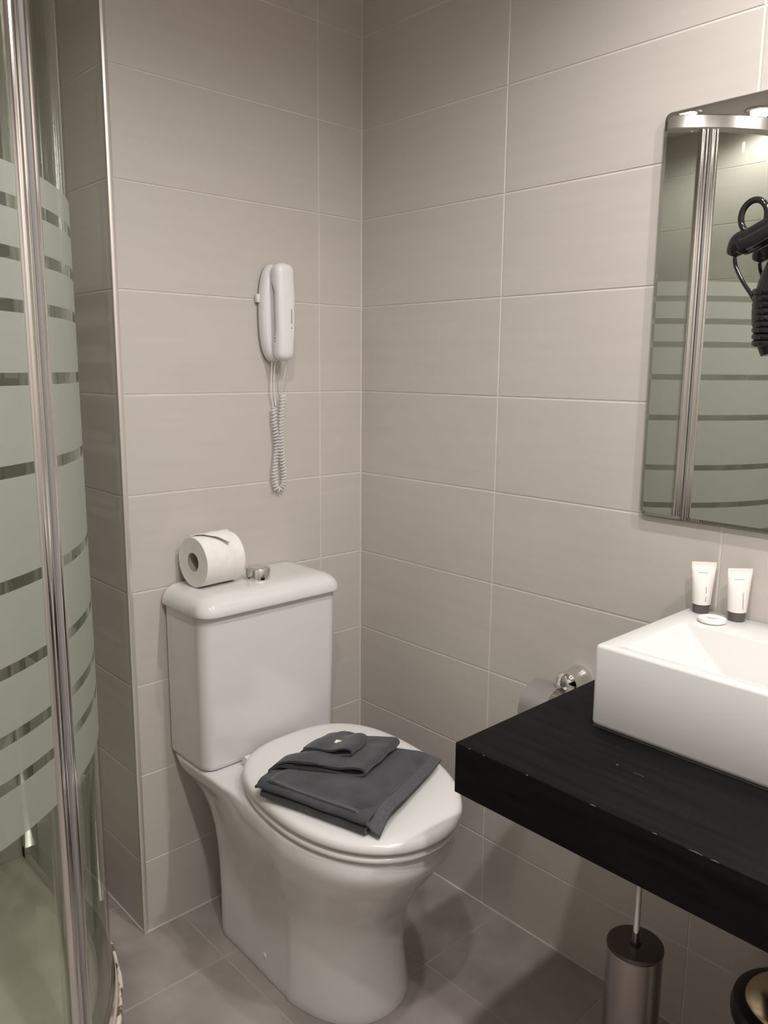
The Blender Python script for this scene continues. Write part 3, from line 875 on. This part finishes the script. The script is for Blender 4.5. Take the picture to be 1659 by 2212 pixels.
# ------------------------------------------------------------------ toilet paper holder on the right wall
t = thing('paper_holder', 'chrome toilet paper holder with cover flap on the right wall beyond the counter', 'paper holder', (-0.0005, -0.63, 0.60))
bm = lathe(bmesh.new(), [(0.026, 0.0), (0.027, 0.004), (0.0255, 0.012), (0.0225, 0.020), (0.0225, 0.040), (0.0245, 0.046), (0.0245, 0.050), (0.020, 0.056), (0.010, 0.060), (0.0001, 0.061)], (-0.001, -0.6620, 0.622), 36, Matrix.Rotation(-PI / 2, 3, 'Y'))
part('rosette', bm, CHROME, t)
bm = bmesh.new()
tube(bm, catmull([(-0.045, -0.655, 0.612), (-0.052, -0.640, 0.603), (-0.056, -0.62, 0.598), (-0.056, -0.590, 0.597)], 8), 0.005, 12)
part('arm', bm, CHROME, t)
bm = bmesh.new(); rings = []
for i in range(15):
    a = math.radians(115 - 125 * i / 14)
    r = 0.052
    px, pz = -0.052 - r * math.cos(a) * 1.0, 0.560 + r * math.sin(a)
    rings.append([Vector((px, -0.650, pz)), Vector((px, -0.590, pz)), Vector((px + 0.0012 * math.cos(a), -0.590, pz - 0.0012 * math.sin(a))), Vector((px + 0.0012 * math.cos(a), -0.650, pz - 0.0012 * math.sin(a)))])
loft(bm, rings)
part('cover_flap', bm, mat('matt_metal', (0.42, 0.40, 0.39), 0.45, 0.7), t)

# ------------------------------------------------------------------ toilet brush
t = thing('toilet_brush', 'slim steel toilet brush holder under the black counter', 'toilet brush', (-0.196, -0.920, 0))
bm = lathe(bmesh.new(), [(0.047, 0.0006), (0.0480, 0.004), (0.0465, 0.008), (0.0455, 0.012), (0.0455, 0.276), (0.0440, 0.2775)], seg=48)
obj('holder', bm, STEEL, t)
bm = lathe(bmesh.new(), [(0.0448, 0.2776), (0.0462, 0.279), (0.0462, 0.283), (0.045, 0.2845), (0.0090, 0.2855), (0.0085, 0.290), (0.0001, 0.290)], seg=48)
obj('lid', bm, mat('dark_metal_lid', (0.12, 0.10, 0.10), 0.35, 0.8), t)
bm = lathe(bmesh.new(), [(0.0062, 0.2902), (0.0062, 0.300), (0.0055, 0.305), (0.0055, 0.40), (0.0075, 0.405), (0.0075, 0.44), (0.0001, 0.445)], seg=24)
obj('handle', bm, CHROME, t)

# ------------------------------------------------------------------ pedal bin
t = thing('pedal_bin', 'round polished steel waste bin with black rim at the far right under the counter', 'bin', (-0.118, -1.150, 0))
bm = lathe(bmesh.new(), [(0.088, 0.0006), (0.089, 0.006), (0.087, 0.012), (0.087, 0.235)], seg=56)
obj('body', bm, CHROME, t)
bm = lathe(bmesh.new(), [(0.0872, 0.2355), (0.0925, 0.237), (0.0935, 0.248), (0.0900, 0.262), (0.080, 0.2665), (0.074, 0.2665)], seg=56)
obj('rim', bm, BLACKP, t)
WARMREFL = mat('chrome_lid_warm_reflection', (0.62, 0.50, 0.34), 0.22, 1.0)  # chrome lid with the warm reflection put into its base colour
bm = lathe(bmesh.new(), [(0.0735, 0.2668), (0.070, 0.272), (0.052, 0.282), (0.03, 0.288), (0.0001, 0.290)], seg=56)
obj('lid', bm, WARMREFL, t)
bm = box(-0.110, -0.0865, -0.015, 0.015, 0.006, 0.012, 0.002)
obj('pedal', bm, BLACKP, t)

# ------------------------------------------------------------------ black hair dryer hung by its ring in front of the mirror
HX = -0.058
t = thing('hair_dryer', 'glossy black hair dryer hanging by its ring in front of the mirror', 'hair dryer', (HX, -0.957, 1.45))
bm = bmesh.new()
GB = mat('glossy_black', (0.014, 0.013, 0.013), 0.12)
cc = Vector((HX, -0.9555, 1.4530)); pts = []
for i in range(37):
    a = 2 * PI * i / 36
    pts.append(cc + Vector((0, 0.0195 * math.cos(a), 0.0235 * math.sin(a))))
tube(bm, pts, 0.0048, 12, False)
part('hanging_ring', bm, GB, t)
bm = bmesh.new()
tube(bm, catmull([(HX, -0.9262, 1.3985), (HX, -0.9300, 1.4060), (HX, -0.9385, 1.4150), (HX, -0.9540, 1.4190), (HX, -0.9800, 1.4310), (HX, -1.0150, 1.4480)], 8),
     lambda s: 0.0062 + 0.0125 * min(1, s * 2.2) ** 0.8, 20)
part('nozzle_body', bm, GB, t)
bm = bmesh.new()
tube(bm, catmull([(HX, -0.9310, 1.3960), (HX, -0.9340, 1.3820), (HX, -0.9460, 1.3600), (HX, -0.9590, 1.3420), (HX, -0.9680, 1.3280)], 8), 0.0030, 10)
part('cord_loop', bm, GB, t)
bm = bmesh.new()
tube(bm, catmull([(HX, -1.0200, 1.4300), (HX, -1.0050, 1.3800), (HX, -0.9950, 1.3400), (HX, -0.9900, 1.3000), (HX, -1.0000, 1.2500)], 8), lambda s: 0.016 + 0.010 * math.sin(s * PI) , 20)
part('handle', bm, GB, t)
bm = bmesh.new(); pts = []
for i in range(240):
    s = i / 239
    a = 2 * PI * 9 * s
    pts.append(Vector((HX - 0.004, -0.9960, 0)) + Vector((0.020 * math.cos(a), 0.026 * math.sin(a) - 0.006 * s, 1.345 - 0.085 * s)))
tube(bm, pts, 0.0052, 8)
part('bundled_cord', bm, GB, t)
# hook on the mirror that carries it
bm = bmesh.new()
lathe(bm, [(0.018, 0.0), (0.018, 0.004), (0.012, 0.007), (0.0001, 0.008)], (-0.0128, -1.0250, 1.4560), 28, Matrix.Rotation(-PI / 2, 3, 'Y'))
tube(bm, catmull([(-0.020, -1.0250, 1.4560), (-0.045, -1.0250, 1.4520), (-0.058, -1.0180, 1.4500)], 6), 0.004, 10)
hk = thing('mirror_hook', 'black stick-on hook on the mirror carrying the hair dryer', 'hook', (-0.0125, -1.025, 1.456))
part('hook_body', bm, BLACKP, hk)
